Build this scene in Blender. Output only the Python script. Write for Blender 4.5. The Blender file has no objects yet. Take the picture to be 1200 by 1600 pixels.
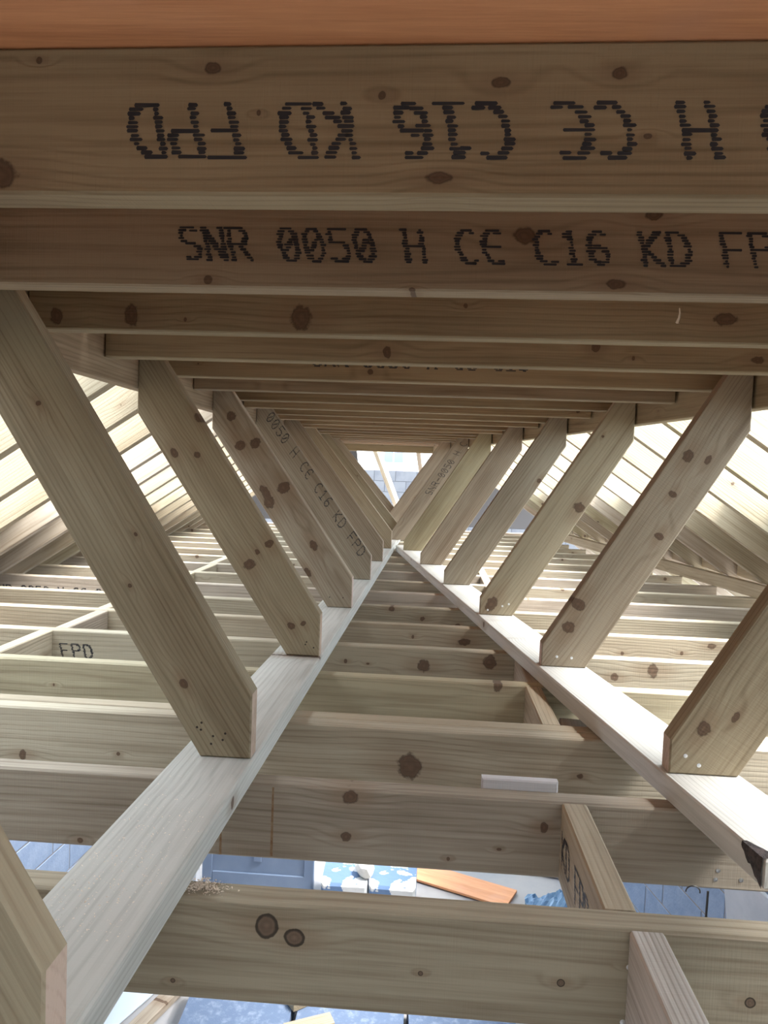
import bpy, bmesh, math, random
from mathutils import Vector, Matrix
random.seed(7)
scene = bpy.context.scene
col = scene.collection
Z0 = 3.16                      # camera height over the ground-floor slab

# ------------------------------------------------------------------ camera
F, PITCH, YAW, ROLL = 1200.0, -0.0536, 0.0594, -0.0380
def rot3(a, ax): return Matrix.Rotation(a, 3, ax)
CR = rot3(YAW, 'Z') @ rot3(PITCH, 'X') @ rot3(ROLL, 'Y')       # columns: right, forward, up
cam_d = bpy.data.cameras.new('camera'); cam = bpy.data.objects.new('camera', cam_d); col.objects.link(cam)
cam_d.sensor_fit = 'VERTICAL'; cam_d.sensor_height = 36.0; cam_d.lens = 36.0 * F / 1600.0
cam_d.clip_start = 0.02; cam_d.clip_end = 300
m = Matrix((CR.col[0], CR.col[2], -CR.col[1])).transposed().to_4x4()
m.translation = Vector((0, 0, Z0)); cam.matrix_world = m
scene.camera = cam
# ------------------------------------------------------------------ sky, exposure
w = bpy.data.worlds.new('overcast_sky'); scene.world = w; w.use_nodes = True
bg = w.node_tree.nodes['Background']; bg.inputs[0].default_value = (0.76, 0.89, 1.0, 1); bg.inputs[1].default_value = 1.2
scene.view_settings.view_transform = 'Standard'; scene.view_settings.look = 'None'
scene.view_settings.gamma = 1.0; scene.view_settings.use_curve_mapping = False
scene.view_settings.exposure = 3.2
sun_d = bpy.data.lights.new('hazy_sun', 'SUN'); sun = bpy.data.objects.new('hazy_sun', sun_d); col.objects.link(sun)
sun_d.energy = 3.8; sun_d.angle = math.radians(30); sun_d.color = (1.0, .985, .97)
SUN_AZ, SUN_EL = math.radians(-12), math.radians(60)      # azimuth from +X towards +Y
sun.rotation_euler = Vector((math.cos(SUN_EL) * math.cos(SUN_AZ), math.cos(SUN_EL) * math.sin(SUN_AZ), math.sin(SUN_EL))).to_track_quat('Z', 'Y').to_euler()

def face(px, py, Y):
    """where the photograph's measured point lies on the upright plane at distance Y (x, z above the slab)"""
    d = CR @ Vector(((px - 600) / F, 1.0, (800 - py) / F)); t = Y / d.y
    return d.x * t, d.z * t + Z0

# ------------------------------------------------------------------ node helpers
class NT:
    def __init__(s, name):
        s.m = bpy.data.materials.new(name); s.m.use_nodes = True; s.t = s.m.node_tree; s.n = s.t.nodes
        s.b = s.n['Principled BSDF']
    def node(s, ty, **k):
        o = s.n.new(ty)
        for a, b in k.items(): setattr(o, a, b)
        return o
    def put(s, sock, v):
        if isinstance(v, bpy.types.NodeSocket): s.t.links.new(v, sock)
        elif v is not None: sock.default_value = v
    def math(s, op, a, b=None, c=None):
        o = s.node('ShaderNodeMath', operation=op)
        for i, v in enumerate((a, b, c)):
            if v is not None: s.put(o.inputs[i], v)
        return o.outputs[0]
    def vec(s, op, a, b=None):
        o = s.node('ShaderNodeVectorMath', operation=op); s.put(o.inputs[0], a)
        if b is not None: s.put(o.inputs[1], b)
        return o.outputs['Value'] if op in ('DISTANCE', 'LENGTH', 'DOT_PRODUCT') else o.outputs[0]
    def noise(s, v, scale, detail=3, rough=.55):
        o = s.node('ShaderNodeTexNoise'); s.put(o.inputs['Vector'], v); o.inputs['Scale'].default_value = scale
        o.inputs['Detail'].default_value = detail; o.inputs['Roughness'].default_value = rough
        return o.outputs[0]
    def rng(s, v, a, b, c, d, smooth=True):
        o = s.node('ShaderNodeMapRange', interpolation_type='SMOOTHSTEP' if smooth else 'LINEAR')
        for i, x in enumerate((v, a, b, c, d)): s.put(o.inputs[i], x)
        return o.outputs[0]
    def mix(s, f, a, b, mode='MIX'):
        o = s.node('ShaderNodeMix', data_type='RGBA', blend_type=mode)
        s.put(o.inputs[0], f)
        s.put(o.inputs[6], (*a, 1) if isinstance(a, tuple) else a); s.put(o.inputs[7], (*b, 1) if isinstance(b, tuple) else b)
        return o.outputs[2]
    def bump(s, h, dist, strength=1.0):
        o = s.node('ShaderNodeBump'); s.put(o.inputs['Height'], h); o.inputs['Distance'].default_value = dist
        o.inputs['Strength'].default_value = strength; s.put(s.b.inputs['Normal'], o.outputs[0])

def wood(name, light, dark, knots=(), rough=.75, ring=.0046, random_knots=True, contrast=1.0, knot_dark=(.075, .042, .025), rim=.8, aspect=(.72, 1.25), wob=1.0, saw=True, seed=0.0):
    """sawn softwood, grain along the object's own X; knots = (x, z, radius) in object space"""
    s = NT(name); tc = s.node('ShaderNodeTexCoord').outputs['Object']
    rnd = s.node('ShaderNodeObjectInfo').outputs['Random']
    off = s.node('ShaderNodeCombineXYZ')
    s.put(off.inputs[0], s.math('MULTIPLY', rnd, 37.0)); s.put(off.inputs[1], s.math('MULTIPLY', rnd, 11.3)); s.put(off.inputs[2], s.math('MULTIPLY', rnd, 23.7))
    p = s.vec('ADD', tc, off.outputs[0])
    sep = s.node('ShaderNodeSeparateXYZ'); s.put(sep.inputs[0], tc)
    # --- knots: relative distance to the nearest one
    dmin = dst = None
    if random_knots:
        v = s.node('ShaderNodeTexVoronoi', voronoi_dimensions='3D', feature='F1'); v.inputs['Scale'].default_value = 1.0
        s.put(v.inputs['Vector'], s.vec('MULTIPLY', p, (4.2, 1.0, 7.5)))
        # true distance (metres) to that cell's point
        dv = s.vec('MULTIPLY', s.vec('SUBTRACT', s.vec('MULTIPLY', p, (4.2, 1.0, 7.5)), v.outputs['Position']), (1 / 4.2, .05, 1 / 7.5))
        sc = s.node('ShaderNodeSeparateColor'); s.put(sc.inputs[0], v.outputs['Color'])
        r = s.rng(sc.outputs[0], .35, 1.0, .0008, .0135, False)
        dmin = s.math('DIVIDE', s.vec('LENGTH', dv), r)
        dst = s.math('DIVIDE', s.vec('LENGTH', s.vec('MULTIPLY', dv, (.4, 1, 1))), r)
    if knots:
        c = s.node('ShaderNodeCombineXYZ'); s.put(c.inputs[0], sep.outputs[0]); s.put(c.inputs[2], sep.outputs[2])
        krn = random.Random(len(knots) * 7 + int(abs(knots[0][0]) * 1000))
        for (kx, kz, kr) in knots:
            ax = krn.uniform(*aspect)
            d = s.vec('LENGTH', s.vec('MULTIPLY', s.vec('SUBTRACT', c.outputs[0], (kx, 0, kz)), (ax / kr, 0, 1 / (ax * kr))))
            d2 = s.vec('LENGTH', s.vec('MULTIPLY', s.vec('SUBTRACT', c.outputs[0], (kx, 0, kz)), (.42 / kr, 0, 1 / kr)))
            dmin = d if dmin is None else s.math('MINIMUM', dmin, d); dst = d2 if dst is None else s.math('MINIMUM', dst, d2)
    # --- growth rings round a pith lying beside the board
    low = s.noise(s.vec('MULTIPLY', p, (.9, 5, 5)), 1.0, 2)
    q = s.node('ShaderNodeSeparateXYZ'); s.put(q.inputs[0], tc)
    cz = s.math('MULTIPLY_ADD', rnd, .22, -.11)
    dy = s.math('ADD', q.outputs[1], .075); dz = s.math('SUBTRACT', q.outputs[2], cz)
    rad = s.math('SQRT', s.math('ADD', s.math('MULTIPLY', dy, dy), s.math('MULTIPLY', dz, dz)))
    ph = s.math('ADD', s.math('DIVIDE', rad, ring), s.math('MULTIPLY', low, 7.5))
    if dmin is not None: ph = s.math('ADD', ph, s.rng(dst, .5, 3.6, 1.7, 0.0))
    rings = s.math('PINGPONG', ph, 1.0); rings = s.rng(rings, .45, 1.0, 0, 1)
    fib = s.noise(s.vec('MULTIPLY', p, (6, 260, 260)), 1.0, 3)
    blot = s.noise(s.vec('MULTIPLY', p, (1.6, 4, 7)), 1.0, 4, .6)
    strk = s.noise(s.vec('MULTIPLY', p, (1.1, 55, 55)), 1.0, 4, .65)
    f = s.math('ADD', s.math('MULTIPLY', rings, .30 * contrast), s.math('MULTIPLY', s.math('SUBTRACT', fib, .5), .9 * contrast))
    f = s.math('ADD', f, s.math('MULTIPLY', s.math('SUBTRACT', strk, .48), 1.5 * contrast))
    f = s.math('ADD', f, s.math('MULTIPLY', s.math('SUBTRACT', blot, .40), 1.7 * contrast))
    f.node.use_clamp = True
    colr = s.mix(f, light, dark)
    # every length of timber has its own tone
    tone = s.rng(rnd, 0, 1, .86, 1.1, False)
    tint = s.node('ShaderNodeCombineColor'); s.put(tint.inputs[0], tone); s.put(tint.inputs[1], s.math('MULTIPLY', tone, s.rng(s.math('FRACT', s.math('MULTIPLY', rnd, 7.13)), 0, 1, .965, 1.02, False)))
    s.put(tint.inputs[2], s.math('MULTIPLY', tone, s.rng(s.math('FRACT', s.math('MULTIPLY', rnd, 3.77)), 0, 1, .9, 1.08, False)))
    colr = s.mix(1.0, colr, tint.outputs[0], 'MULTIPLY')
    if dmin is not None:
        halo = s.rng(dst, .5, 2.1, .42, 0.0); colr = s.mix(halo, colr, (.19, .12, .07))
        wobk = s.math('ADD', dmin, s.math('MULTIPLY', s.math('SUBTRACT', s.noise(p, 70, 3), .5), wob))
        body = s.rng(wobk, .75 if rim < .9 else .98, 1.1, 1.0, 0.0)
        inner = s.mix(s.rng(s.math('PINGPONG', s.math('MULTIPLY', wobk, 2.4), 1.0), 0, 1, 0, 1), tuple(v * 1.5 for v in knot_dark), knot_dark)
        inner = s.mix(s.rng(wobk, .62, .86, 0, rim), inner, tuple(v * (.35 if rim < .9 else .08) for v in knot_dark))
        colr = s.mix(s.math('MULTIPLY', body, .85), colr, inner)
    s.put(s.b.inputs['Base Color'], colr); s.b.inputs['Roughness'].default_value = rough
    s.b.inputs['Specular IOR Level'].default_value = .25
    h = s.math('ADD', s.math('MULTIPLY', fib, .6), s.math('MULTIPLY', rings, -.35))
    if saw:
        sw = s.noise(s.vec('MULTIPLY', p, (420, 3, 10)), 1.0, 1); h = s.math('ADD', h, s.math('MULTIPLY', sw, .45))
    s.bump(h, .0011, .6)
    return s.m

def plain(name, c, rough=.8, c2=None, scale=6, detail=5, metal=0, bump=0, thr=(.35, .65)):
    s = NT(name)
    if c2:
        tc = s.node('ShaderNodeTexCoord').outputs['Object']
        n = s.noise(tc, scale, detail, .6)
        s.put(s.b.inputs['Base Color'], s.mix(s.rng(n, thr[0], thr[1], 0, 1), c, c2))
        if bump: s.bump(s.noise(tc, scale * 6, 4), bump)
    else: s.b.inputs['Base Color'].default_value = (*c, 1)
    s.b.inputs['Roughness'].default_value = rough; s.b.inputs['Metallic'].default_value = metal
    return s.m

# ------------------------------------------------------------------ mesh helpers
def inset(poly, c):
    n = len(poly); out = []
    area = sum(poly[i][0] * poly[(i + 1) % n][1] - poly[(i + 1) % n][0] * poly[i][1] for i in range(n))
    sg = 1 if area > 0 else -1
    for i in range(n):
        p0, p1, p2 = Vector(poly[i - 1]), Vector(poly[i]), Vector(poly[(i + 1) % n])
        a = (p1 - p0).normalized(); b = (p2 - p1).normalized()
        na = Vector((-a.y, a.x)) * sg; nb = Vector((-b.y, b.x)) * sg
        k = 1 + na.dot(nb); out.append(tuple(p1 + (na + nb) * (c / max(k, .2))))
    return out
def prism(poly, t, c=.003):
    """outline in local X-Z, thickness t along local Y, arrises eased by c"""
    n = len(poly); ins = inset(poly, c)
    rings = [(ins, -t / 2), (poly, -t / 2 + c), (poly, t / 2 - c), (ins, t / 2)]
    vs = [(x, y, z) for pl, y in rings for x, z in pl]; fs = []
    for r in range(3):
        for i in range(n): fs.append((r * n + i, r * n + (i + 1) % n, (r + 1) * n + (i + 1) % n, (r + 1) * n + i))
    fs.append(tuple(range(n - 1, -1, -1))); fs.append(tuple(range(3 * n, 4 * n)))
    me = bpy.data.meshes.new('m'); me.from_pydata(vs, [], fs); 
    bm = bmesh.new(); bm.from_mesh(me); bmesh.ops.recalc_face_normals(bm, faces=bm.faces); bm.to_mesh(me); bm.free()
    return me
def box_mesh(sx, sy, sz, c=.003):
    return prism([(-sx / 2, -sz / 2), (sx / 2, -sz / 2), (sx / 2, sz / 2), (-sx / 2, sz / 2)], sy, c)
def obj(name, me, mat, parent=None, loc=(0, 0, 0), rot=None, label=None, cat=None, group=None, kind=None):
    o = bpy.data.objects.new(name, me); col.objects.link(o)
    if mat and me is not None and not me.materials: me.materials.append(mat)
    o.location = loc
    if rot is not None:
        if isinstance(rot, Matrix): o.rotation_euler = rot.to_euler()
        else: o.rotation_euler = rot
    if parent: o.parent = parent
    for k, v in (('label', label), ('category', cat), ('group', group), ('kind', kind)):
        if v: o[k] = v
    return o
def empty(name, loc, **k): return obj(name, None, None, loc=loc, **k)
def raw(verts, faces):
    me = bpy.data.meshes.new('m'); me.from_pydata(verts, [], faces); return me
ORD = ['zeroth', 'first', 'second', 'third', 'fourth', 'fifth', 'sixth', 'seventh', 'eighth', 'ninth', 'tenth', 'eleventh', 'twelfth', 'thirteenth', 'fourteenth', 'fifteenth', 'sixteenth', 'seventeenth', 'eighteenth', 'nineteenth', 'twentieth', 'twenty-first', 'twenty-second', 'twenty-third']

# ------------------------------------------------------------------ stamped ink lettering (rows of ink-jet dashes)
def arc(cx, cy, rx, ry, a0, a1, n=10):
    return [(cx + rx * math.cos(math.radians(a0 + (a1 - a0) * i / n)), cy + ry * math.sin(math.radians(a0 + (a1 - a0) * i / n))) for i in range(n + 1)]
GL = {
 'S': [arc(.36, .75, .34, .25, 40, 270) + arc(.36, .25, .34, .25, 90, -140)[1:]],
 'N': [[(0, 0), (0, 1), (.7, 0), (.7, 1)]],
 'R': [[(0, 0), (0, 1), (.5, 1), (.7, .85), (.7, .65), (.5, .5), (0, .5)], [(.35, .5), (.75, 0)]],
 '0': [arc(.36, .5, .36, .5, 90, 450, 20), [(.2, .3), (.52, .7)]],
 '5': [[(.68, 1), (.06, 1), (.03, .55), (.4, .62), (.68, .48), (.72, .25), (.5, .02), (.2, 0), (0, .12)]],
 'H': [[(0, 0), (0, 1)], [(.66, 0), (.66, 1)], [(0, .5), (.66, .5)]],
 'C': [arc(.42, .5, .42, .5, 55, 305, 18)],
 'E': [arc(.45, .5, .45, .5, 60, 300, 18), [(.05, .5), (.55, .5)]],
 '1': [[(.1, .8), (.38, 1), (.38, 0)], [(.12, 0), (.62, 0)]],
 '6': [[(.6, .95), (.35, 1), (.1, .8), (0, .45), (.08, .15), (.35, 0), (.62, .12), (.7, .32), (.55, .52), (.3, .55), (.06, .4)]],
 'K': [[(0, 0), (0, 1)], [(.68, 1), (.05, .48), (.7, 0)]],
 'D': [[(0, 0), (0, 1), (.35, 1), (.65, .82), (.72, .5), (.65, .18), (.35, 0), (0, 0)]],
 'F': [[(0, 0), (0, 1), (.7, 1)], [(0, .52), (.52, .52)]],
 'P': [[(0, 0), (0, 1), (.5, 1), (.7, .88), (.7, .62), (.5, .5), (0, .5)]],
 '-': [[(.05, .5), (.65, .5)]],
}
def lettering(text, h, pitch, rows=13, wide=.72, seed=1, thick=.78, smear=.10, shear=.24):
    """flat dashes in the X-Z plane, text start at origin, baseline z=0"""
    rn = random.Random(seed); vs, fs = [], []; step = h / rows
    for ci, ch in enumerate(text):
        if ch == ' ': continue
        cells = {}
        for st in GL[ch]:
            for (a, b) in zip(st, st[1:]):
                L = math.hypot((b[0] - a[0]) * wide, b[1] - a[1]); n = max(2, int(L * 60))
                for i in range(n + 1):
                    x = (a[0] + (b[0] - a[0]) * i / n) * wide; z = a[1] + (b[1] - a[1]) * i / n
                    cells.setdefault(int(round(z * (rows - 1))), []).append(x)
        for r, xs in cells.items():
            xs.sort(); runs = [[xs[0], xs[0]]]
            for x in xs[1:]:
                if x - runs[-1][1] < .07: runs[-1][1] = x
                else: runs.append([x, x])
            for a, b in runs:
                a -= smear * rn.uniform(.5, 1.5); b += smear * rn.uniform(.3, 1.0)
                sh = -shear * ((r + .5) / rows - .5) * h
                x0, x1 = ci * pitch + a * h + sh, ci * pitch + b * h + sh
                zc = (r + .5) * step + rn.uniform(-.1, .1) * step; hh = step * thick * .5 * rn.uniform(.8, 1.2); e = min(.03 * h, (x1 - x0) * .4)
                k = len(vs)
                for (x, z) in ((x0, zc), (x0 + e, zc - hh), (x1 - e * .6, zc - hh * 1.15), (x1, zc), (x1 - e * .6, zc + hh * 1.15), (x0 + e, zc + hh)): vs.append((x, 0, z))
                fs.append(tuple(range(k, k + 6)))
    return raw(vs, fs)

# ------------------------------------------------------------------ materials
INK = plain('stamp_ink', (.012, .013, .018), .6)
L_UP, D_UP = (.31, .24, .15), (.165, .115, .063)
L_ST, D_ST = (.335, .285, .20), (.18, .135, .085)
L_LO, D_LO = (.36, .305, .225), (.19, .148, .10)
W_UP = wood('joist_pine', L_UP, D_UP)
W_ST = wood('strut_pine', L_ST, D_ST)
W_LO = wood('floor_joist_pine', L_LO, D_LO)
W_PL = wood('plate_pine', (.54, .535, .51), (.36, .35, .325))
W_RA = wood('rafter_pine', (.42, .355, .26), (.25, .195, .125))
FRESH = wood('fresh_cut_pine', (.50, .39, .32), (.36, .26, .20), random_knots=False, saw=False)
NAIL = plain('nail_steel', (.75, .76, .78), .3, metal=1)
HOLE = plain('nail_hole_dark', (.03, .022, .016), .9)

# ================================================================== MEASURES (relative to camera; z + Z0)
T = .047; D = .148
zU = .2744 + Z0; yU = .78; SKU = -.0299          # flat-roof joists: underside, first front face, skew
zL = -.6104 + Z0; yL = 1.034                     # ceiling joists: top, first front face
zP = zL + T                                      # top of the flat-laid plates
zPu = .2185 + Z0
purL = lambda y: -.8497 - .015 * y               # inner faces of the purlins
purR = lambda y: 1.2817 - .1565 * y
plLi = lambda y: -.3385 + .0135 * y              # inner edges of the plates
plRi = lambda y: .7174 - .1648 * y
YEND = 8.12
TAN = .67
up_top = zU + D
def ang(o): return o

# ================================================================== structure: ground, room below, walls
FLOORM = plain('concrete_slab', (.27, .27, .28), .9, (.38, .35, .33), 1.3, 6, bump=.002)
obj('floor', box_mesh(9.0, 15.0, .2, .002), FLOORM, loc=(-.3, 5.8, -.1), kind='structure')
obj('ground', box_mesh(60, 60, .1, .002), plain('yard_gravel', (.34, .32, .29), .95, (.22, .21, .19), 3, 6), loc=(0, 15, -.26), label='grey yard ground outside the building', cat='ground', kind='structure')
BLOCK = plain('dense_concrete_block', (.19, .25, .36), .95, (.23, .29, .40), 9, 6, bump=.003)  # bluish albedo stands in for blue daylight on grey concrete
MORTAR = plain('mortar', (.30, .27, .24), .95, (.22, .20, .19), 20)
blk = box_mesh(.44, .10, .215, .003)
def block_wall(name, p0, p1, courses, thick=.1, z=0.0, blocks_from=None, inward=1):
    """mortar core with separate blocks standing 4 mm proud on both faces; p0->p1 in plan"""
    d = Vector((p1[0] - p0[0], p1[1] - p0[1], 0)); L = d.length; a = math.atan2(d.y, d.x)
    H = courses * .225
    wall = obj(name, box_mesh(L, thick - .008, H, .001), MORTAR, loc=((p0[0] + p1[0]) / 2, (p0[1] + p1[1]) / 2, z + H / 2), rot=(0, 0, a), kind='structure')
    for c in range(courses):
        x = -L / 2 + (.225 if c % 2 else 0)
        while x + .44 <= L / 2 + 1e-6:
            if blocks_from is None or (blocks_from[0] <= x + L / 2 <= blocks_from[1]):
                obj('block', blk, BLOCK, parent=wall, loc=(x + .22, 0, -H / 2 + c * .225 + .1175))
            x += .45
    return wall
HW = zL - D                                       # joist bearing height
nc = 10
wl0, wl1 = (-2.87, -1.3), (-2.33, 8.6)
wr0, wr1 = (2.78, -1.3), (.95, 8.6)
wL = block_wall('wall_left', wl0, wl1, nc, blocks_from=(2.2, 9.5))
wR = block_wall('wall_right', wr0, wr1, nc, blocks_from=(2.2, 9.5))
HB = nc * .225
for nm, a, b in (('trim_1', wl0, wl1), ('trim_2', wr0, wr1)):      # timber wall plates under the joist ends
    d = Vector((b[0] - a[0], b[1] - a[1], 0))
    obj(nm, box_mesh(d.length, .1, HW - HB - .002, .003), W_LO, loc=((a[0] + b[0]) / 2, (a[1] + b[1]) / 2, (HW + HB) / 2), rot=(0, 0, math.atan2(d.y, d.x)), kind='structure')
# unseen wall added behind the camera to cut light on the near faces
BW = plain('added_wall_grey', (.30, .29, .27), .95, (.24, .23, .22), 5)
obj('added_back_wall', box_mesh(9.0, .2, 3.9, .002), BW, loc=(0, -1.55, 1.95), kind='structure')

# tall unseen wall added on the left to block low sky light
BRK = plain('blocker_brown', (.16, .10, .075), .95, (.11, .075, .06), 6)
nb = empty('left_sky_blocker', (-4.6, 4.0, -.2), label='added tall brown wall blocking the low sky left of the roof, outside the picture', cat='house')
obj('wall', box_mesh(.3, 13.0, 6.3, .01), BRK, parent=nb, loc=(0, 0, 3.15))
# ================================================================== flat-roof deck
def ply(name):
    s = NT(name); tc = s.node('ShaderNodeTexCoord').outputs['Object']
    a = s.noise(s.vec('MULTIPLY', tc, (1.2, 14, 6)), 1.0, 5, .6); b = s.noise(s.vec('MULTIPLY', tc, (9, 160, 60)), 1.0, 3); c = s.noise(tc, 5, 3)
    f = s.math('ADD', s.math('MULTIPLY', a, .7), s.math('MULTIPLY', b, .35))
    k = s.mix(s.rng(f, .3, .75, 0, 1), (.80, .37, .175), (.57, .23, .095)); k = s.mix(s.rng(c, .5, .8, 0, .4), k, (.62, .33, .22))
    s.put(s.b.inputs['Base Color'], k); s.b.inputs['Roughness'].default_value = .7; s.bump(b, .0006)
    return s.m
PLY = ply('orange_plywood')
deck = empty('ceiling', (0, 0, up_top), kind='structure'); 
ys = -.55; i = 0
while ys < YEND:
    y1 = min(ys + 1.22, YEND + .05)
    poly = [(purL(ys) - .05, ys), (purR(ys) + .05, ys), (purR(y1) + .05, y1 - .003), (purL(y1) - .05, y1 - .003)]
    cy = (ys + y1) / 2
    me = prism([(x, y - cy) for x, y in poly], .018, .001)
    for v in me.vertices: v.co = Vector((v.co.x, v.co.z, v.co.y))
    me.flip_normals()
    obj('plywood_sheet', me, PLY, parent=deck, loc=(0, cy, .0095))
    ys += 1.22; i += 1

# ================================================================== timber builders
def knots_local(lst, Y, x0, z0, k=1.0):
    out = []
    for (px, py, r) in lst:
        x, z = face(px, py, Y); out.append((x - x0, z - z0, r * Y / F * k * .78))
    return out
# ---- purlins (edge beams)
def along(name, fn, y0, y1, side, mat, zb, h, t, label, cat, proud=0):
    """a timber running away from the camera whose inner face follows fn(y); side -1 puts the thickness to the left"""
    a = Vector((fn(y0), y0, 0)); b = Vector((fn(y1), y1, 0)); d = (b - a); L = d.length; an = math.atan2(d.y, d.x)
    n = Vector((-d.y, d.x, 0)).normalized()          # points left of travel
    c = (a + b) / 2 + n * (t / 2 if side < 0 else -t / 2)
    return obj(name, box_mesh(L, t, h), mat, loc=(c.x, c.y, zb + h / 2), rot=(0, 0, an), label=label, cat=cat)
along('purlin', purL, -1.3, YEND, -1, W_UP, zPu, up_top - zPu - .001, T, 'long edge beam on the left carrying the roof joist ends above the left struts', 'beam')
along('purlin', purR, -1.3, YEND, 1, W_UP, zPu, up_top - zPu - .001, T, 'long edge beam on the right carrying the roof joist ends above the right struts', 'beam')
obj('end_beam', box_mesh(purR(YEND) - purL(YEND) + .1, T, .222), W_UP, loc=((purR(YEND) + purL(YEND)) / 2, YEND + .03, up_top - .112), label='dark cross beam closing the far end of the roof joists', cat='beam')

# ---- flat-roof joists
up_knots = {0: [(330, 100, 15), (783, 130, 15), (968, 118, 14), (688, 278, 18), (598, 147, 9), (-8, 265, 32), (403, 172, 5), (1010, 217, 7), (52, 84, 7)],
            1: [(820, 370, 20), (322, 435, 9), (962, 446, 14), (1020, 338, 14), (645, 452, 5)],
            2: [(200, 490, 19), (470, 495, 24), (1130, 502, 17), (286, 497, 4), (728, 478, 5), (80, 490, 16)],
            3: [(930, 545, 9), (605, 550, 10), (1178, 565, 10), (988, 561, 4)]}
uj = []
for k in range(19):
    y = yU + .4 * k; ym = y + T / 2
    xl = purL(ym - SKU) + .0015; xr = purR(ym) - .0015
    xl = purL(ym + SKU * xl) + .0025; xr = purR(ym + SKU * xr) - .0045
    L = (xr - xl) / math.cos(math.atan(SKU)) - .004; xc = (xl + xr) / 2
    mat = W_UP
    if k in up_knots:
        mat = wood('joist_pine_knotty', L_UP, D_UP, knots_local(up_knots[k], y, xc, zU + D / 2), random_knots=False)
    lab = ['roof joist nearest the camera, big black stamp reading upside down', 'second roof joist from the camera, stamped SNR 0050 right way up',
           'third roof joist from the camera, large round knots and a pale resin drip', 'fourth roof joist from the camera, its left end showing against the edge beam',
           'fifth roof joist from the camera, stamp half hidden along its top'][k] if k < 5 else f'{ORD[k + 1]} roof joist from the camera, thin band under the deck'
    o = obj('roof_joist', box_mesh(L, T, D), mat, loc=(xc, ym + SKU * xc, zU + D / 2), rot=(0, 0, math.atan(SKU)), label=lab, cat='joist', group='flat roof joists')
    uj.append((o, xc, ym))
def stamp(o, me, lx, lz, rotz=False, ry=0.0, side=-1, t=T):
    e = obj('stamp_lettering', me, INK, parent=o, loc=(lx, side * (t / 2 + .0006), lz), label='black ink-jet grade stamp', kind='stuff')
    e.rotation_euler = (0, ry, 0 if side < 0 else math.pi)
    return e
# first joist: upside-down, runs from the right to the left
o, xc, ym = uj[0]
x1, z1 = face(1190, 163, yU)
stamp(o, lettering('0 H CE C16 KD FPD', .0565, .0391, seed=3), face(1243, 163, yU)[0] - xc, z1 - (zU + D / 2) , ry=math.pi)
o, xc, ym = uj[1]
x1, z1 = face(281, 409, yU + .4)
stamp(o, lettering('SNR 0050 H CE C16 KD FPD', .0525, .0388, seed=5), x1 - xc, face(600, 411, yU + .4)[1] - (zU + D / 2))
o, xc, ym = uj[4]
x1, z1 = face(486, 575, yU + 1.6)
stamp(o, lettering('SNR 0050 H CE C16', .0525, .0397, seed=6), x1 - xc, -.033)
# resin drip on the third joist
o, xc, ym = uj[2]
RES = plain('dried_resin', (.75, .68, .55), .3)
dx, dz = face(1058, 498, yU + .8)
vs = []; 
for (a, b, r) in ((0, .018, .0012), (.001, .008, .0016), (0, -.001, .0022), (-.0035, -.011, .003), (-.001, -.0125, .003)):
    k = len(vs); vs += [(a - r, 0, b), (a, -.0012, b), (a + r, 0, b)]
fs = []
for i in range(4):
    for j in (0, 1): fs.append((i * 3 + j, i * 3 + j + 1, i * 3 + j + 4, i * 3 + j + 3))
obj('resin_drip', raw(vs, fs), RES, parent=o, loc=(dx - xc, -T / 2 - .0004, dz - (zU + D / 2)), label='pale dried resin run')

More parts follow.
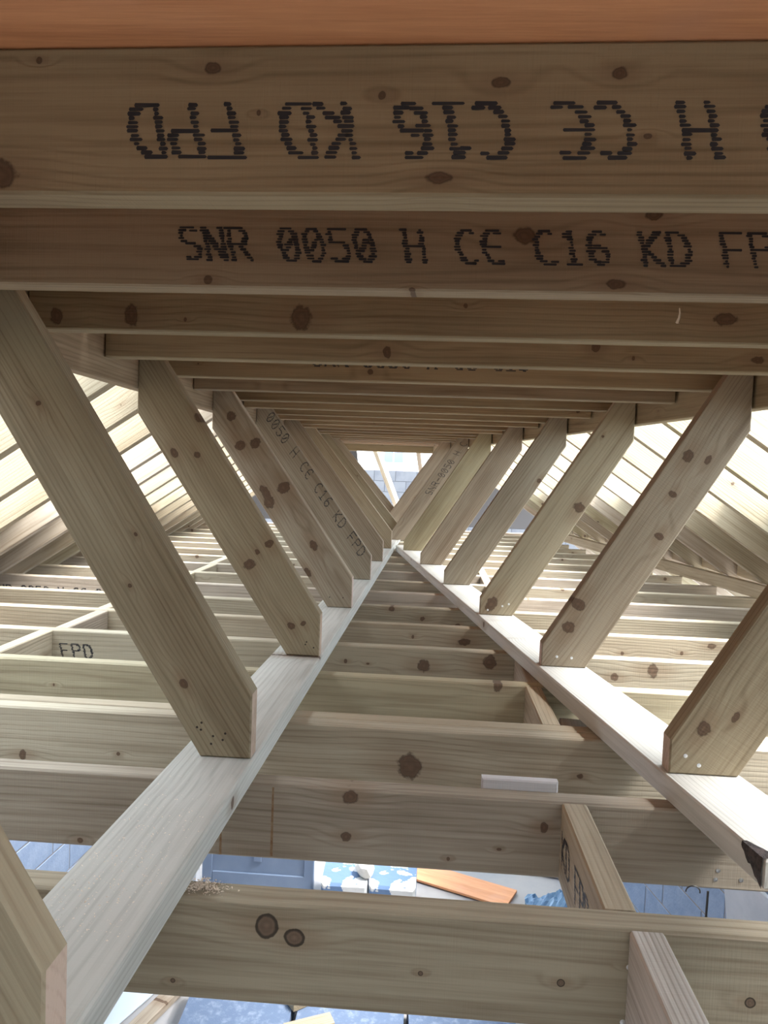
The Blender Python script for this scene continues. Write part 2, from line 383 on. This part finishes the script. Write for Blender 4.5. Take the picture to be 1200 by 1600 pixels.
# ---- ceiling joists
lo_knots = {0: [(417, 1447, 25), (460, 1465, 20), (657, 1521, 5), (876, 1536, 8), (983, 1512, 5), (1172, 1567, 11), (270, 1532, 5)],
            1: [(547, 1245, 16), (541, 1307, 11), (850, 1293, 10), (906, 1214 + 58, 4), (700, 1342, 4), (780, 1327, 4), (125, 1313, 6)],
            2: [(640, 1198, 27), (906, 1213, 6), (35, 1180, 10), (185, 1178, 4)],
            3: [(778, 1072, 11), (110, 1100, 5), (84, 1070, 3)],
            4: [(662, 1040, 13), (765, 1035, 14), (540, 1033, 4), (575, 1037, 3), (1020, 1048, 13), (960, 1058, 8)],
            5: [(725, 1003, 10), (645, 995, 3), (1112, 1010, 7), (1065, 1021, 4), (972, 1021, 4)],
            6: [(612, 951, 6), (660, 967, 5), (715, 978, 5)]}
cj = {}
for k in range(-1, 19):
    y = yL + .4 * k
    plies = [y]
    if k == 2: plies = [1.795, 1.8455]
    for pi, yy in enumerate(plies):
        ym = yy + T / 2
        fl = (ym - wl0[1]) / (wl1[1] - wl0[1]); fr = (ym - wr0[1]) / (wr1[1] - wr0[1])
        xl = wl0[0] + (wl1[0] - wl0[0]) * fl - .04; xr = wr0[0] + (wr1[0] - wr0[0]) * fr + .04
        L = xr - xl; xc = (xl + xr) / 2; mat = W_LO
        if k in lo_knots and pi == 0:
            mat = wood('floor_joist_pine_knotty', L_LO, D_LO, knots_local(lo_knots[k], yy, xc, zL - D / 2), random_knots=False, ring=.0055, **({'knot_dark': (.10, .065, .045), 'rim': .97, 'aspect': (.95, 1.05), 'wob': .35} if k == 0 else {}))
        if k == -1: lab = 'ceiling joist under the camera, below the bottom edge of the view'
        elif k == 0: lab = 'nearest ceiling joist in view, twin dark-ringed knots left of its middle'
        elif k == 1: lab = 'second ceiling joist from the bottom, narrow offcut fixed along its back'
        elif k == 2: lab = ('front timber of the doubled ceiling joist, with one large oval knot', 'back timber of the doubled ceiling joist, showing only its top edge')[pi]
        elif k == 4: lab = 'ceiling joist stamped FPD at its left, bark scar at its right'
        else: lab = f'{ORD[k + 1]} ceiling joist counted up from the bottom of the picture'
        o = obj('ceiling_joist', box_mesh(L, T, D, .004), mat, loc=(xc, ym, zL - D / 2), label=lab, cat='joist', group='ceiling joists')
        if pi == 0: cj[k] = (o, xc, yy)
o, xc, yy = cj[4]
x1, z1 = face(96, 1027, yy)
stamp(o, lettering('FPD', .052, .0425, seed=9), x1 - xc, z1 - (zL - D / 2))
o, xc, yy = cj[7]
stamp(o, lettering('SNR 0050 H CE C16 KD FPD', .052, .0397, seed=11), -2.25 - xc, -.03)
# rust stains, nails on the second joist
RUST = plain('rust_stain', (.17, .09, .04), .8, (.24, .16, .09), 60)
o, xc, yy = cj[1]
for px, z_a, z_b in ((345, 1300, 1338), (427, 1230, 1341)):
    x, za = face(px, z_a, yy); _, zb = face(px, z_b, yy)
    obj('rust_stain', raw([(-.002, 0, za - zL + D / 2), (.0018, 0, za - zL + D / 2), (.0026, 0, zb - zL + D / 2 + .004), (-.0024, 0, zb - zL + D / 2 + .004)], [(0, 1, 2, 3)]), RUST, parent=o, loc=(x - xc, -T / 2 - .0005, 0), label='vertical rust-brown stain')
disc = raw([(math.cos(a * math.pi / 5) * .0042, 0, math.sin(a * math.pi / 5) * .0042) for a in range(10)] + [(0, -.0012, 0)], [(i, (i + 1) % 10, 10) for i in range(10)])
disc_h = raw([(math.cos(a * math.pi / 5) * .0023, 0, math.sin(a * math.pi / 5) * .0023) for a in range(10)], [tuple(range(10))])
def nails(o, pts, Y, x0, z0, mat=NAIL, me=disc, name='nail', inv=None):
    for px, py in pts:
        x, z = face(px, py, Y); v = Vector((x - x0, 0, z - z0))
        if inv: v = inv @ v
        obj(name, me, None, parent=o, loc=(v.x, -T / 2 - .0006, v.z))
disc.materials.append(NAIL); disc_h.materials.append(HOLE)
nails(o, [(1122, 1360), (1118, 1374), (1158, 1375)], yy, xc, zL - D / 2)
o, xc, yy = cj[0]
nails(o, [(983, 1511), (973, 1597)], yy, xc, zL - D / 2)
# steel cable loop through the second joist and the hanging wire
def tube(pts, r, n=6):
    vs, fs = [], []
    for i, p in enumerate(pts):
        p = Vector(p); d = (Vector(pts[min(i + 1, len(pts) - 1)]) - Vector(pts[max(i - 1, 0)])).normalized()
        a = d.orthogonal().normalized() if i == 0 else (a - d * a.dot(d)).normalized(); b = d.cross(a)
        for j in range(n):
            t = 2 * math.pi * j / n; vs.append(tuple(p + (a * math.cos(t) + b * math.sin(t)) * r))
    for i in range(len(pts) - 1):
        for j in range(n): fs.append((i * n + j, i * n + (j + 1) % n, (i + 1) * n + (j + 1) % n, (i + 1) * n + j))
    fs.append(tuple(range(n - 1, -1, -1))); fs.append(tuple(range((len(pts) - 1) * n, len(pts) * n)))
    return raw(vs, fs)
CAB = plain('dark_cable', (.03, .025, .022), .5)
x, z = face(1083, 1392, yL + .4 - .004)
o = obj('cable_loop', tube([(.013 * math.cos(math.radians(a)), -.003, .011 * math.sin(math.radians(a))) for a in range(-10, 200, 15)], .0013), CAB, loc=(x, yL + .4, z - .002), label='small dark wire loop at the lower edge of the second ceiling joist', cat='wire')
x, z = face(1104, 1402, yL + .4 + .03)
obj('hanging_wire', tube([(x + .002, yL + .43, z + .012), (x, yL + .43, z - .1), (x - .004, yL + .435, z - .3), (x, yL + .43, z - .6)], .0022), CAB, loc=(0, 0, 0), label='thin black cable hanging below the second ceiling joist at the right', cat='cable')

# ---- noggins between ceiling joists
def noggin(x, k0, label, text=None, grooved=False, xa=None, mat=W_LO):
    y0 = cj[k0][2] + T if k0 != 2 else 1.8455 + T
    y1 = cj[k0 + 1][2]; L = y1 - y0 - .003
    o = obj('noggin', box_mesh(L, T, D - .002, .003), mat, loc=(x, (y0 + y1) / 2, zL - D / 2), rot=(0, 0, math.pi / 2), label=label, cat='noggin', group='noggins between the ceiling joists')
    if text: stamp(o, lettering(text, .06, .042, seed=4), L * .42, -.03, side=1)
    return o
GROOVE = wood('ridged_end_pine', (.46, .43, .36), (.27, .24, .19), ring=.0035, contrast=1.5, random_knots=False)
noggin(.318, -1, 'ridged short timber at the lower right, butting the nearest ceiling joist', mat=GROOVE)
noggin(.294, 0, 'short cross timber stamped in black between the two nearest ceiling joists', text='KD FPD')
noggin(.322, 2, 'short cross timber half hidden beneath the right floor plate, in deep shade')
for k in (3, 4, 5): noggin(.335, k, f'short cross timber under the right floor plate, {ORD[k - 1]} in its row', None)
for k in (6, 7, 8, 9): noggin(.345, k, f'short cross timber right of the right floor plate, {ORD[k - 1]} in its row', None)
for k, x in ((3, -1.345), (4, -1.315), (5, -1.335), (7, -1.33), (8, -1.315), (9, -1.335)):
    noggin(x, k, f'sunlit short cross timber left of the struts, {ORD[{3: 1, 4: 2, 5: 3, 7: 4, 8: 5, 9: 6}[k]]} from the camera')

# ---- plates lying flat on the joists
def flat(name, inner, side, y0, y1, label, mat, wdt=.150):
    a = Vector((inner(y0), y0, 0)); b = Vector((inner(y1), y1, 0)); d = b - a; n = Vector((-d.y, d.x, 0)).normalized() * (1 if side < 0 else -1)
    c = (a + b) / 2 + n * wdt / 2
    me = box_mesh(d.length, T, wdt, .0035)
    for v in me.vertices: v.co = Vector((v.co.x, v.co.z, -v.co.y))     # lay it down: width along Y, thickness along Z
    return obj(name, me, mat, loc=(c.x, c.y, zL + T / 2 + .0004), rot=(0, 0, math.atan2(d.y, d.x)), label=label, cat='plate')
PLL = flat('sole_plate', plLi, -1, .25, 8.0, 'pale board lying flat across the joists under the left row of struts', W_PL)
PLR = flat('sole_plate', plRi, 1, 1.16, 5.86, 'pale board lying flat across the joists under the right row of struts', W_PL)

# ---- struts
st_knots = {('L', 1): [(287, 1068, 11), (212, 835, 5), (203, 915, 5), (60, 630, 7)], ('L', 2): [(312, 652, 12), (308, 711, 8), (272, 707, 10), (390, 882, 13), (455, 978, 9), (474, 974, 6), (402, 862, 6), (420, 850, 10)],
            ('L', 3): [(362, 650, 11), (376, 696, 12), (399, 693, 12), (415, 770, 14), (443, 762, 14), (420, 785, 14), (490, 852, 10), (480, 895, 10)],
            ('R', 1): [(1100, 1138, 16), (1150, 1120, 10)], ('R', 2): [(1075, 713, 13), (1106, 719, 9), (1051, 772, 8), (1030, 838, 9), (903, 944, 15), (888, 980, 14)],
            ('R', 3): [(905, 793, 12), (768, 944, 15), (942, 682, 3), (860, 770, 3)]}
struts = {}
def strut(side, k, y):
    s = -1 if side == 'L' else 1
    if side == 'L': xi = -.3432 + .0135 * y; xo = -.4416 + .0135 * y; hp = .1254; xt = purL(y + T) + .001; zt = .146 + Z0
    else: xi = .7262 - .1648 * y; xo = .8572 - .1648 * y; hp = .066; xt = purR(y) - .009; zt = .1557 + Z0
    if (side, k) == ('L', 0): hp = .092
    zb = zP + .0012; ztop = zU + .09
    dirv = Vector((xt - xo, zt - zb)); sl = dirv.x / dirv.y
    # outline: bottom cut, outer edge up to the plumb cut, plumb cut to the top, top cut, inner edge down, inner plumb cut
    xin_top = xi + (ztop - (zb + hp)) * sl
    poly = [(xi, zb), (xo, zb), (xt, zt), (xt, ztop), (xin_top, ztop), (xi, zb + hp)]
    if side == 'L': poly = poly[::-1]
    an = math.atan2(dirv.y, dirv.x)                      # grain direction in X-Z
    cx = (xi + xt) / 2; cz = (zb + ztop) / 2
    R_ = Matrix.Rotation(-an, 3, 'Y')                    # local X -> along the strut
    Ri = R_.inverted()
    loc2 = [(Ri @ Vector((x - cx, 0, z - cz))) for x, z in poly]
    me = prism([(v.x, v.z) for v in loc2], T, .003)
    me.materials.clear(); cut_x = Ri @ Vector((1 if side == 'L' else -1, 0, 0))
    mat = W_ST
    if (side, k) in st_knots:
        kn = []
        for px, py, r in st_knots[(side, k)]:
            x, z = face(px, py, y); v = Ri @ Vector((x - cx, 0, z - cz)); kn.append((v.x, v.z, r * y / F * .72))
        mat = wood('strut_pine_knotty', L_ST, D_ST, kn, random_knots=False)
    nm = {'L': 'left', 'R': 'right'}[side]
    lab = f'slanting strut, {ORD[k]} from the camera in the {nm} row'
    if (side, k) == ('L', 0): lab = 'strut foot cropped by the lower left corner of the picture'
    if (side, k) == ('L', 4): lab = 'fourth slanting strut of the left row, stamped 0050 along its length'
    if (side, k) == ('R', 7): lab = 'far slanting strut of the right row stamped SNR 0050 along its length'
    if (side, k) == ('R', 1): lab = 'slanting strut at the right edge with two shiny nails in its foot'
    if (side, k) == ('L', 1): lab = 'largest slanting strut, wide left one with a dark knot near its foot'
    o = obj('strut', me, mat, loc=(cx, y + T / 2, cz), rot=R_, label=lab, cat='strut', group=f'{nm} row of struts')
    me.materials.append(FRESH)
    for pg in me.polygons:
        if pg.normal.dot(cut_x) > .97: pg.material_index = 1
    struts[(side, k)] = (o, y, cx, cz, Ri, an)
for k, y in enumerate((.66, 1.429, 2.257, 3.085, 3.913, 4.735, 5.552, 6.352, 7.152)): strut('L', k, y)
for k in range(1, 9): strut('R', k, 1.4867 + .7989 * (k - 1))
def strut_stamp(side, k, text, px, py, h, pitch, down, seed):
    o, y, cx, cz, Ri, an = struts[(side, k)]
    x, z = face(px, py, y); v = Ri @ Vector((x - cx, 0, z - cz))
    e = obj('stamp_lettering', lettering(text, h, pitch, rows=11, seed=seed, thick=.8, smear=.05), INK, parent=o, loc=(v.x, -T / 2 - .0006, v.z), label='black ink-jet grade stamp', kind='stuff')
    e.rotation_euler = (0, math.pi if down else 0, 0)
strut_stamp('L', 4, '0050 H CE C16 KD FPD', 414, 653, .054, .0437, True, 21)
strut_stamp('R', 7, 'SNR-0050 H C', 673, 775, .056, .0437, False, 22)
def strut_nails(side, k, pts, me):
    o, y, cx, cz, Ri, an = struts[(side, k)]
    nails(o, pts, y, cx, cz, me=me, inv=Ri, name='nail' if me is disc else 'nail_hole')
strut_nails('R', 1, [(1071, 1181), (1092, 1196)], disc)
strut_nails('R', 2, [(870, 1026), (893, 1028)], disc)
strut_nails('R', 3, [(785, 947), (795, 944), (762, 953)], disc)
strut_nails('L', 1, [(315, 1129), (314, 1140), (330, 1162), (352, 1146), (348, 1156), (333, 1150), (308, 1136)], disc_h)
strut_nails('L', 2, [(477, 1007), (490, 1012), (479, 1003)], disc_h)
strut_nails('L', 3, [(536, 934), (515, 933)], disc_h)

# ---- rafters of the two slopes
zr = zPu + .008                                   # underside of a rafter where it meets the edge beam
RAF_L = 1.98
def rafter(side, y, label, group=None, length=RAF_L, mat=W_RA):
    s = -1 if side == 'L' else 1
    x0 = (purL(y + T) - T - .002) if side == 'L' else (purR(y) + T + .002 + T * .16)
    an = math.atan(TAN); dp = D / math.cos(an); ru = length * math.cos(an)
    # plan run outwards ru; plumb cut at the top; foot plumb cut
    poly = [(0, 0), (ru, -ru * TAN), (ru, -ru * TAN + dp), (0, dp)]
    R_ = Matrix.Rotation(an, 3, 'Y')
    loc2 = [R_.inverted() @ Vector((x, 0, z)) for x, z in poly]
    pl = [(v.x, v.z) for v in loc2]
    me = prism(pl, T, .003)
    o = obj('rafter', me, mat, loc=(x0, y + T / 2, zr), label=label, cat='rafter', group=group or f"{'left' if s < 0 else 'right'} slope rafters")
    o.rotation_euler = (R_.to_euler() if s > 0 else (Matrix.Rotation(math.pi, 3, 'Z') @ R_).to_euler())
    return o
rl = {}
for side, nm in (('L', 'left'), ('R', 'right')):
    for k in range(-5, 18):
        y = yL + .4 * k - T - .0008
        if k == 2: y = 1.795 - T - .0008
        if k < 2: lab, g = f'rafter of the {nm} slope alongside the camera, outside the picture', f'{nm} slope rafters beside the camera'
        else: lab, g = f'{ORD[k - 1]} rafter in view on the {nm} roof slope, counting away from the camera', None
        rl[(side, k)] = rafter(side, y, lab, g)
o = rl[('L', 5)]
e = obj('stamp_lettering', lettering('KD FPD', .054, .042, seed=31, rows=11, thick=.8), INK, parent=o, label='black ink-jet grade stamp', kind='stuff')
e.rotation_euler = (0, 0, math.pi); e.location = (1.62, T / 2 + .0006, .045)
# board and short blocks at the foot of the right slope
bd = lambda y: 2.432 - .1565 * y
along('eaves_board', bd, 1.2, 8.2, 1, W_RA, zL + .0005, .074, T, 'long low board across the joist ends at the foot of the right slope', 'board')
for k in range(3, 16):
    y0 = yL + .4 * k; y1 = y0 + .4 - T - .003
    a = .1565; xm = bd((y0 + y1) / 2) + .085
    obj('eaves_block', box_mesh(y1 - y0 - .012, T, .095), W_RA, loc=(xm, (y0 + y1) / 2, zL + .075 + .05), rot=(0, 0, math.pi / 2 ),
        label=f'short block between rafter feet above the right eaves board, {ORD[k - 2]} from the camera', cat='block', group='blocks between the right rafter feet')
# covering laid over the lower half of both slopes
COVER = plain('brown_underlay', (.17, .12, .08), .9, (.23, .17, .11), 4, bump=.001)
def cover(side, r0, r1, label, ya=-1.35, yb=8.15):
    vs = []; an = math.atan(TAN); dp = D / math.cos(an) + .003
    for y in (ya, yb):
        x0 = (purL(y) - T) if side == 'L' else (purR(y) + T)
        for r in (r0, r1):
            for t in (0, .012):
                vs.append((x0 + (r if side == 'R' else -r), y, zr - r * TAN + dp + t + (.012 if side == 'R' else .004)))
    fs = [(0, 2, 6, 4), (1, 5, 7, 3), (0, 1, 3, 2), (4, 6, 7, 5), (0, 4, 5, 1), (2, 3, 7, 6)]
    me = raw(vs, fs); bm = bmesh.new(); bm.from_mesh(me); bmesh.ops.recalc_face_normals(bm, faces=bm.faces); bm.to_mesh(me); bm.free()
    obj('roof_underlay', me, COVER, label=label, cat='underlay')
COV = .84; YCOV = .55
cover('L', COV, 1.66, 'brown underlay over the lower part of the left roof slope', YCOV)
cover('R', .70, 1.66, 'brown underlay over the lower part of the right roof slope', YCOV)
cover('L', .02, 1.66, 'brown sheet added to block sky over the left slope beside the camera, outside the picture', -1.35, YCOV - .005)  # unseen full-height sheets added to keep sky light off the near faces
cover('R', .02, 1.66, 'brown sheet added to block sky over the right slope beside the camera, outside the picture', -1.35, YCOV - .005)
def end_cover(xa, xb, label):
    vs = []
    for x in (xa, xb):
        for y in (YEND + .25, YEND + 1.55):
            for t in (0, .012): vs.append((x, y, zr + .15 - (y - YEND) * TAN + t))
    me = raw(vs, [(0, 2, 6, 4), (1, 5, 7, 3), (0, 1, 3, 2), (4, 6, 7, 5), (0, 4, 5, 1), (2, 3, 7, 6)])
    bm = bmesh.new(); bm.from_mesh(me); bmesh.ops.recalc_face_normals(bm, faces=bm.faces); bm.to_mesh(me); bm.free()
    obj('roof_underlay', me, FELT, label=label, cat='underlay')
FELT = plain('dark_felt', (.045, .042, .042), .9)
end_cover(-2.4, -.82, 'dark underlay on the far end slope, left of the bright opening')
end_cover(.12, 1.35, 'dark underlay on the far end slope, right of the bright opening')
# hip-end rafters beyond the end beam
def end_rafter(x0, skew, label, L=1.5):
    me = prism([(0, 0), (L, 0), (L, .1), (0, .1)], T, .003)
    o = obj('end_rafter', me, W_RA, loc=(x0, YEND + .06, up_top - .2), label=label, cat='rafter')
    d = Vector((skew, 1, -TAN)).normalized(); yv = Vector((0, 0, 1)).cross(d).normalized(); zv = d.cross(yv)
    o.rotation_euler = Matrix((d, yv, zv)).transposed().to_euler()
end_rafter(-.62, .22, 'slender pale rafter left in the bright far opening')
end_rafter(-.15, .10, 'slender rafter at the right of the bright far opening')

# ---- small loose pieces in the frame
x0, z0 = face(752, 1219, 1.50); x1, _ = face(870, 1226, 1.50)
obj('batten_offcut', box_mesh(x1 - x0, .022, .06), W_PL, loc=((x0 + x1) / 2, yL + .4 + T + .0125, zL - .012), label='narrow pale offcut fixed behind the second ceiling joist', cat='offcut')
# shaded packer below the right plate, beside the noggin
me = box_mesh(.17, .10, .02, .002)
obj('packing_piece', me, W_PL, loc=(.41, 1.97, zL - .045), rot=(0, 0, 1.45), label='small flat board end under the right floor plate by the doubled joist', cat='offcut')
# bark left on the near corner of the right plate
BARK = plain('dark_bark', (.022, .016, .014), .9, (.07, .05, .045), 60, 4, bump=.004)
rn = random.Random(5); vs = []; fs = []; n = 9
for i in range(n + 1):
    t = i / n; yy = 1.165 + .055 * t; wv = .022 * (1 - t) ** .7 + .004 + rn.uniform(-.002, .002); hv = .046 * (1 - t * .75) + rn.uniform(-.003, .003)
    xx = plRi(yy)
    vs += [(xx + wv, yy, zP + .0016), (xx - .0018, yy, zP + .0012), (xx - .0022 - rn.uniform(0, .002), yy, zP - hv * .5), (xx - .0015, yy, zP - hv)]
for i in range(n):
    for j in range(3): fs.append((i * 4 + j, i * 4 + j + 1, (i + 1) * 4 + j + 1, (i + 1) * 4 + j))
bark = obj('bark_edge', raw(vs, fs), BARK, label='ragged dark bark at the plate corner'); bark.parent = PLR
bark.matrix_parent_inverse = (Matrix.Translation(PLR.location) @ PLR.rotation_euler.to_matrix().to_4x4()).inverted()
# sawdust
def dust(pts, size, name, label, seed):
    rn = random.Random(seed); vs, fs = [], []
    for (x, y, z) in pts:
        k = len(vs); a = rn.uniform(0, 6.28); s = size * rn.uniform(.4, 1.3); u = Vector((math.cos(a), math.sin(a), rn.uniform(-.3, .5))) * s; v = Vector((-math.sin(a), math.cos(a), rn.uniform(-.3, .3))) * s * .5
        c = Vector((x, y, z)); vs += [tuple(c - u), tuple(c + v + Vector((0, 0, s * .4))), tuple(c + u), tuple(c - v)]; fs += [(0 + k, 1 + k, 2 + k), (0 + k, 2 + k, 3 + k), (k, k + 3, k + 1), (k + 1, k + 3, k + 2)]
    return obj(name, raw(vs, fs), plain('sawdust', (.72, .62, .50), .9), label=label, cat='sawdust', kind='stuff')
rn = random.Random(8)
P1 = []
for i in range(420):
    y = abs(rn.gauss(0, .22)) + .85; x = plLi(y) - rn.random() ** .8 * .13 - .006
    P1.append((x, y, zP + .0016))
dust(P1, .0016, 'sawdust', 'pale sawdust crumbs scattered on the near end of the left plate', 1)
P2 = []
hx = face(318, 1383, yL + .03)[0]
for i in range(500):
    a = rn.gauss(0, .016); b = rn.gauss(0, .009); P2.append((hx + a, yL + .026 + max(-.022, min(.02, b)), zL + .0012 + max(0, .007 - abs(a) * .35) * rn.random()))
dust(P2, .002, 'sawdust', 'small heap of sawdust on the nearest joist beside the left plate', 2)

# ================================================================== things lying in the room below
zf = 0.0
DOORM = plain('blue_grey_paint', (.15, .20, .29), .55, (.18, .23, .32), 3)
PALE = plain('pale_plaster', (.50, .51, .54), .9, (.42, .44, .48), 4)
# door leaf standing under the joists
dr = empty('door_leaf', (-1.16, 5.56, 0), label='blue-grey door leaf standing below the joists behind the left plate', cat='door')
obj('panel', box_mesh(.80, .03, 1.96, .003), DOORM, parent=dr, loc=(0, .006, .99))
for x in (-.40, .37): obj('stile', box_mesh(.075, .045, 1.98, .004), DOORM, parent=dr, loc=(x, 0, .991))
obj('muntin', box_mesh(.06, .045, 1.6, .004), DOORM, parent=dr, loc=(-.02, 0, 1.0))
for z, h in ((.06, .1), (1.93, .1)): obj('rail', box_mesh(.70, .045, h, .004), DOORM, parent=dr, loc=(-.01, 0, z))
obj('white_post', box_mesh(.09, .09, 2.2, .004), PALE, loc=(-1.66, 5.5, 1.102), label='pale upright post seen at the left end of the door leaf', cat='post')
SPL = plain('blue_block_with_plaster', (.10, .165, .29), .85, (.55, .55, .54), 5.5, 5, thr=(.50, .53), bump=.003)
SLAB = plain('blue_grey_paving', (.085, .12, .19), .85, (.19, .225, .29), 26, 7, thr=(.45, .8), bump=.002)
for i, x in enumerate((-.50, -.15)):
    obj('plaster_block', box_mesh(.325, .42, .24, .018), SPL, loc=(x + .0, 5.45, .122), rot=(0, 0, .03 - .05 * i), label=('left', 'right')[i] + ' one of two blue blocks splashed with white plaster on the floor', cat='block', group='plaster-splashed blocks')
def lump(name, sx, sy, sz, mat, loc, label, cat, seed=0, rot=0, n=2, amp=.18):
    bm = bmesh.new(); bmesh.ops.create_icosphere(bm, subdivisions=n, radius=1); rn = random.Random(seed)
    for v in bm.verts:
        k = 1 + rn.uniform(-amp, amp); v.co = Vector((v.co.x * sx * k, v.co.y * sy * k, v.co.z * sz * k))
    lo = min(v.co.z for v in bm.verts)
    for v in bm.verts: v.co.z -= lo
    me = bpy.data.meshes.new('m'); bm.to_mesh(me); bm.free()
    return obj(name, me, mat, loc=loc, rot=(0, 0, rot), label=label, cat=cat)
lump('rubble_stone', .06, .10, .06, plain('rubble', (.58, .55, .50), .9), (-.36, 5.38, .243), 'pale stone lying on the plaster-splashed blocks', 'stone', 3, .4)
b = obj('plywood_offcut', box_mesh(.8, .26, .018, .002), PLY, loc=(.36, 5.76, .02), rot=(0, 0, -.42), label='orange plywood offcut lying on the floor below the joists', cat='offcut')
obj('plasterboard_sheet', box_mesh(.9, .8, .0125, .002), PALE, loc=(.80, 6.45, .02), rot=(0, 0, -.25), label='grey-white plasterboard sheet on the floor beside the orange offcut', cat='board')
# crumpled tarpaulin
bm = bmesh.new(); bmesh.ops.create_grid(bm, x_segments=22, y_segments=22, size=.30); rn = random.Random(12)
for v in bm.verts:
    r = math.hypot(v.co.x, v.co.y); v.co.z = max(.004, .26 * max(0, 1 - r / .34)) + rn.uniform(0, .055)
me = bpy.data.meshes.new('m'); bm.to_mesh(me); bm.free()
obj('tarpaulin', me, plain('blue_tarp', (.09, .17, .28), .45, (.16, .27, .40), 14, 4), loc=(1.12, 5.33, .002), label='crumpled blue tarpaulin on the floor near the right block wall', cat='tarpaulin')
o = obj('leaning_board', box_mesh(.9, .02, 1.3, .002), PALE, loc=(1.72, 3.45, .64), rot=(.14, 0, math.atan2(wr1[1] - wr0[1], wr1[0] - wr0[0]) + math.pi), label='white board leaning on the right block wall', cat='board')
# slabs under the nearest joist
for i, (x, y, sx, rz) in enumerate(((-.95, 4.02, .60, .02), (-.33, 4.04, .60, -.02), (.29, 4.0, .60, .03))):
    for j in range(3):
        obj('paving_slab', box_mesh(sx - .012, .60, .05, .005), SLAB, loc=(x + .004 * j, y - .006 * j, .027 + j * .0525), rot=(0, 0, rz + .01 * j),
            label=f"blue-grey paving slab, {('bottom', 'middle', 'top')[j]} of the {('left', 'middle', 'right')[i]} stack below the nearest joist", cat='slab', group='stacked paving slabs')
obj('timber_offcut', box_mesh(.26, .09, .045), W_LO, loc=(-.53, 3.92, .184), rot=(0, 0, .45), label='short timber offcut on the slabs at the bottom edge', cat='offcut')
obj('timber_offcut', box_mesh(.2, .10, .045), W_ST, loc=(-.66, 4.16, .184), rot=(0, 0, -.9), label='pinkish timber offcut lying on the left slab stack', cat='offcut')
obj('loose_plank', box_mesh(1.5, .09, .045), W_LO, loc=(-1.47, 4.1, .03), rot=(0, 0, 1.25), label='loose plank on the floor left of the slab stacks', cat='plank')
obj('metal_sheet', box_mesh(1.4, .45, .01, .002), plain('grey_sheet', (.50, .56, .64), .4), loc=(-1.80, 4.2, .012), rot=(0, 0, 1.2), label='grey sheet lying on the floor at the lower left', cat='sheet')

# ================================================================== beyond the far end
GB = plain('garden_block', (.055, .057, .067), .95, (.07, .072, .08), 4, 5)  # very dark albedo stands in for shade on this wall, mortar likewise
gw_h = 14
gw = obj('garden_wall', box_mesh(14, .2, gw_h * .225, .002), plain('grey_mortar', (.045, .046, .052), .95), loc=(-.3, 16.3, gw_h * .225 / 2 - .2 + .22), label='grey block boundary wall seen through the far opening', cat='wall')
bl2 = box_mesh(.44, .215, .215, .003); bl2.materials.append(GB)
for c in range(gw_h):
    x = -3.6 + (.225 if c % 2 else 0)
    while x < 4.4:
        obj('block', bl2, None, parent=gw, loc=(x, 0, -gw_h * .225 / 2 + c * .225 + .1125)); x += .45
hs = empty('neighbour_house', (-.5, 21, -.2), label='white house wall with a blue window beyond the garden wall', cat='house')
WR = plain('white_render', (.85, .84, .82), .9)
obj('wall', box_mesh(16, .3, 6.5, .01), WR, parent=hs, loc=(0, .25, 3.25))
wx = (608 - 671) / 1200 * 21 + .5
fr = obj('window', box_mesh(.62, .10, .62, .005), plain('white_frame', (.8, .8, .82), .5), parent=hs, loc=(wx + .06, .08, 3.85))
GLS = plain('blue_glass', (.10, .20, .42), .1)
for i in (-1, 1): obj('pane', box_mesh(.24, .03, .50, .003), GLS, parent=fr, loc=(i * .135, -.05, 0))
obj('window_panel', box_mesh(.56, .06, .34, .005), plain('pink_panel', (.40, .33, .36), .8), parent=hs, loc=(wx + .06, .09, 3.30))
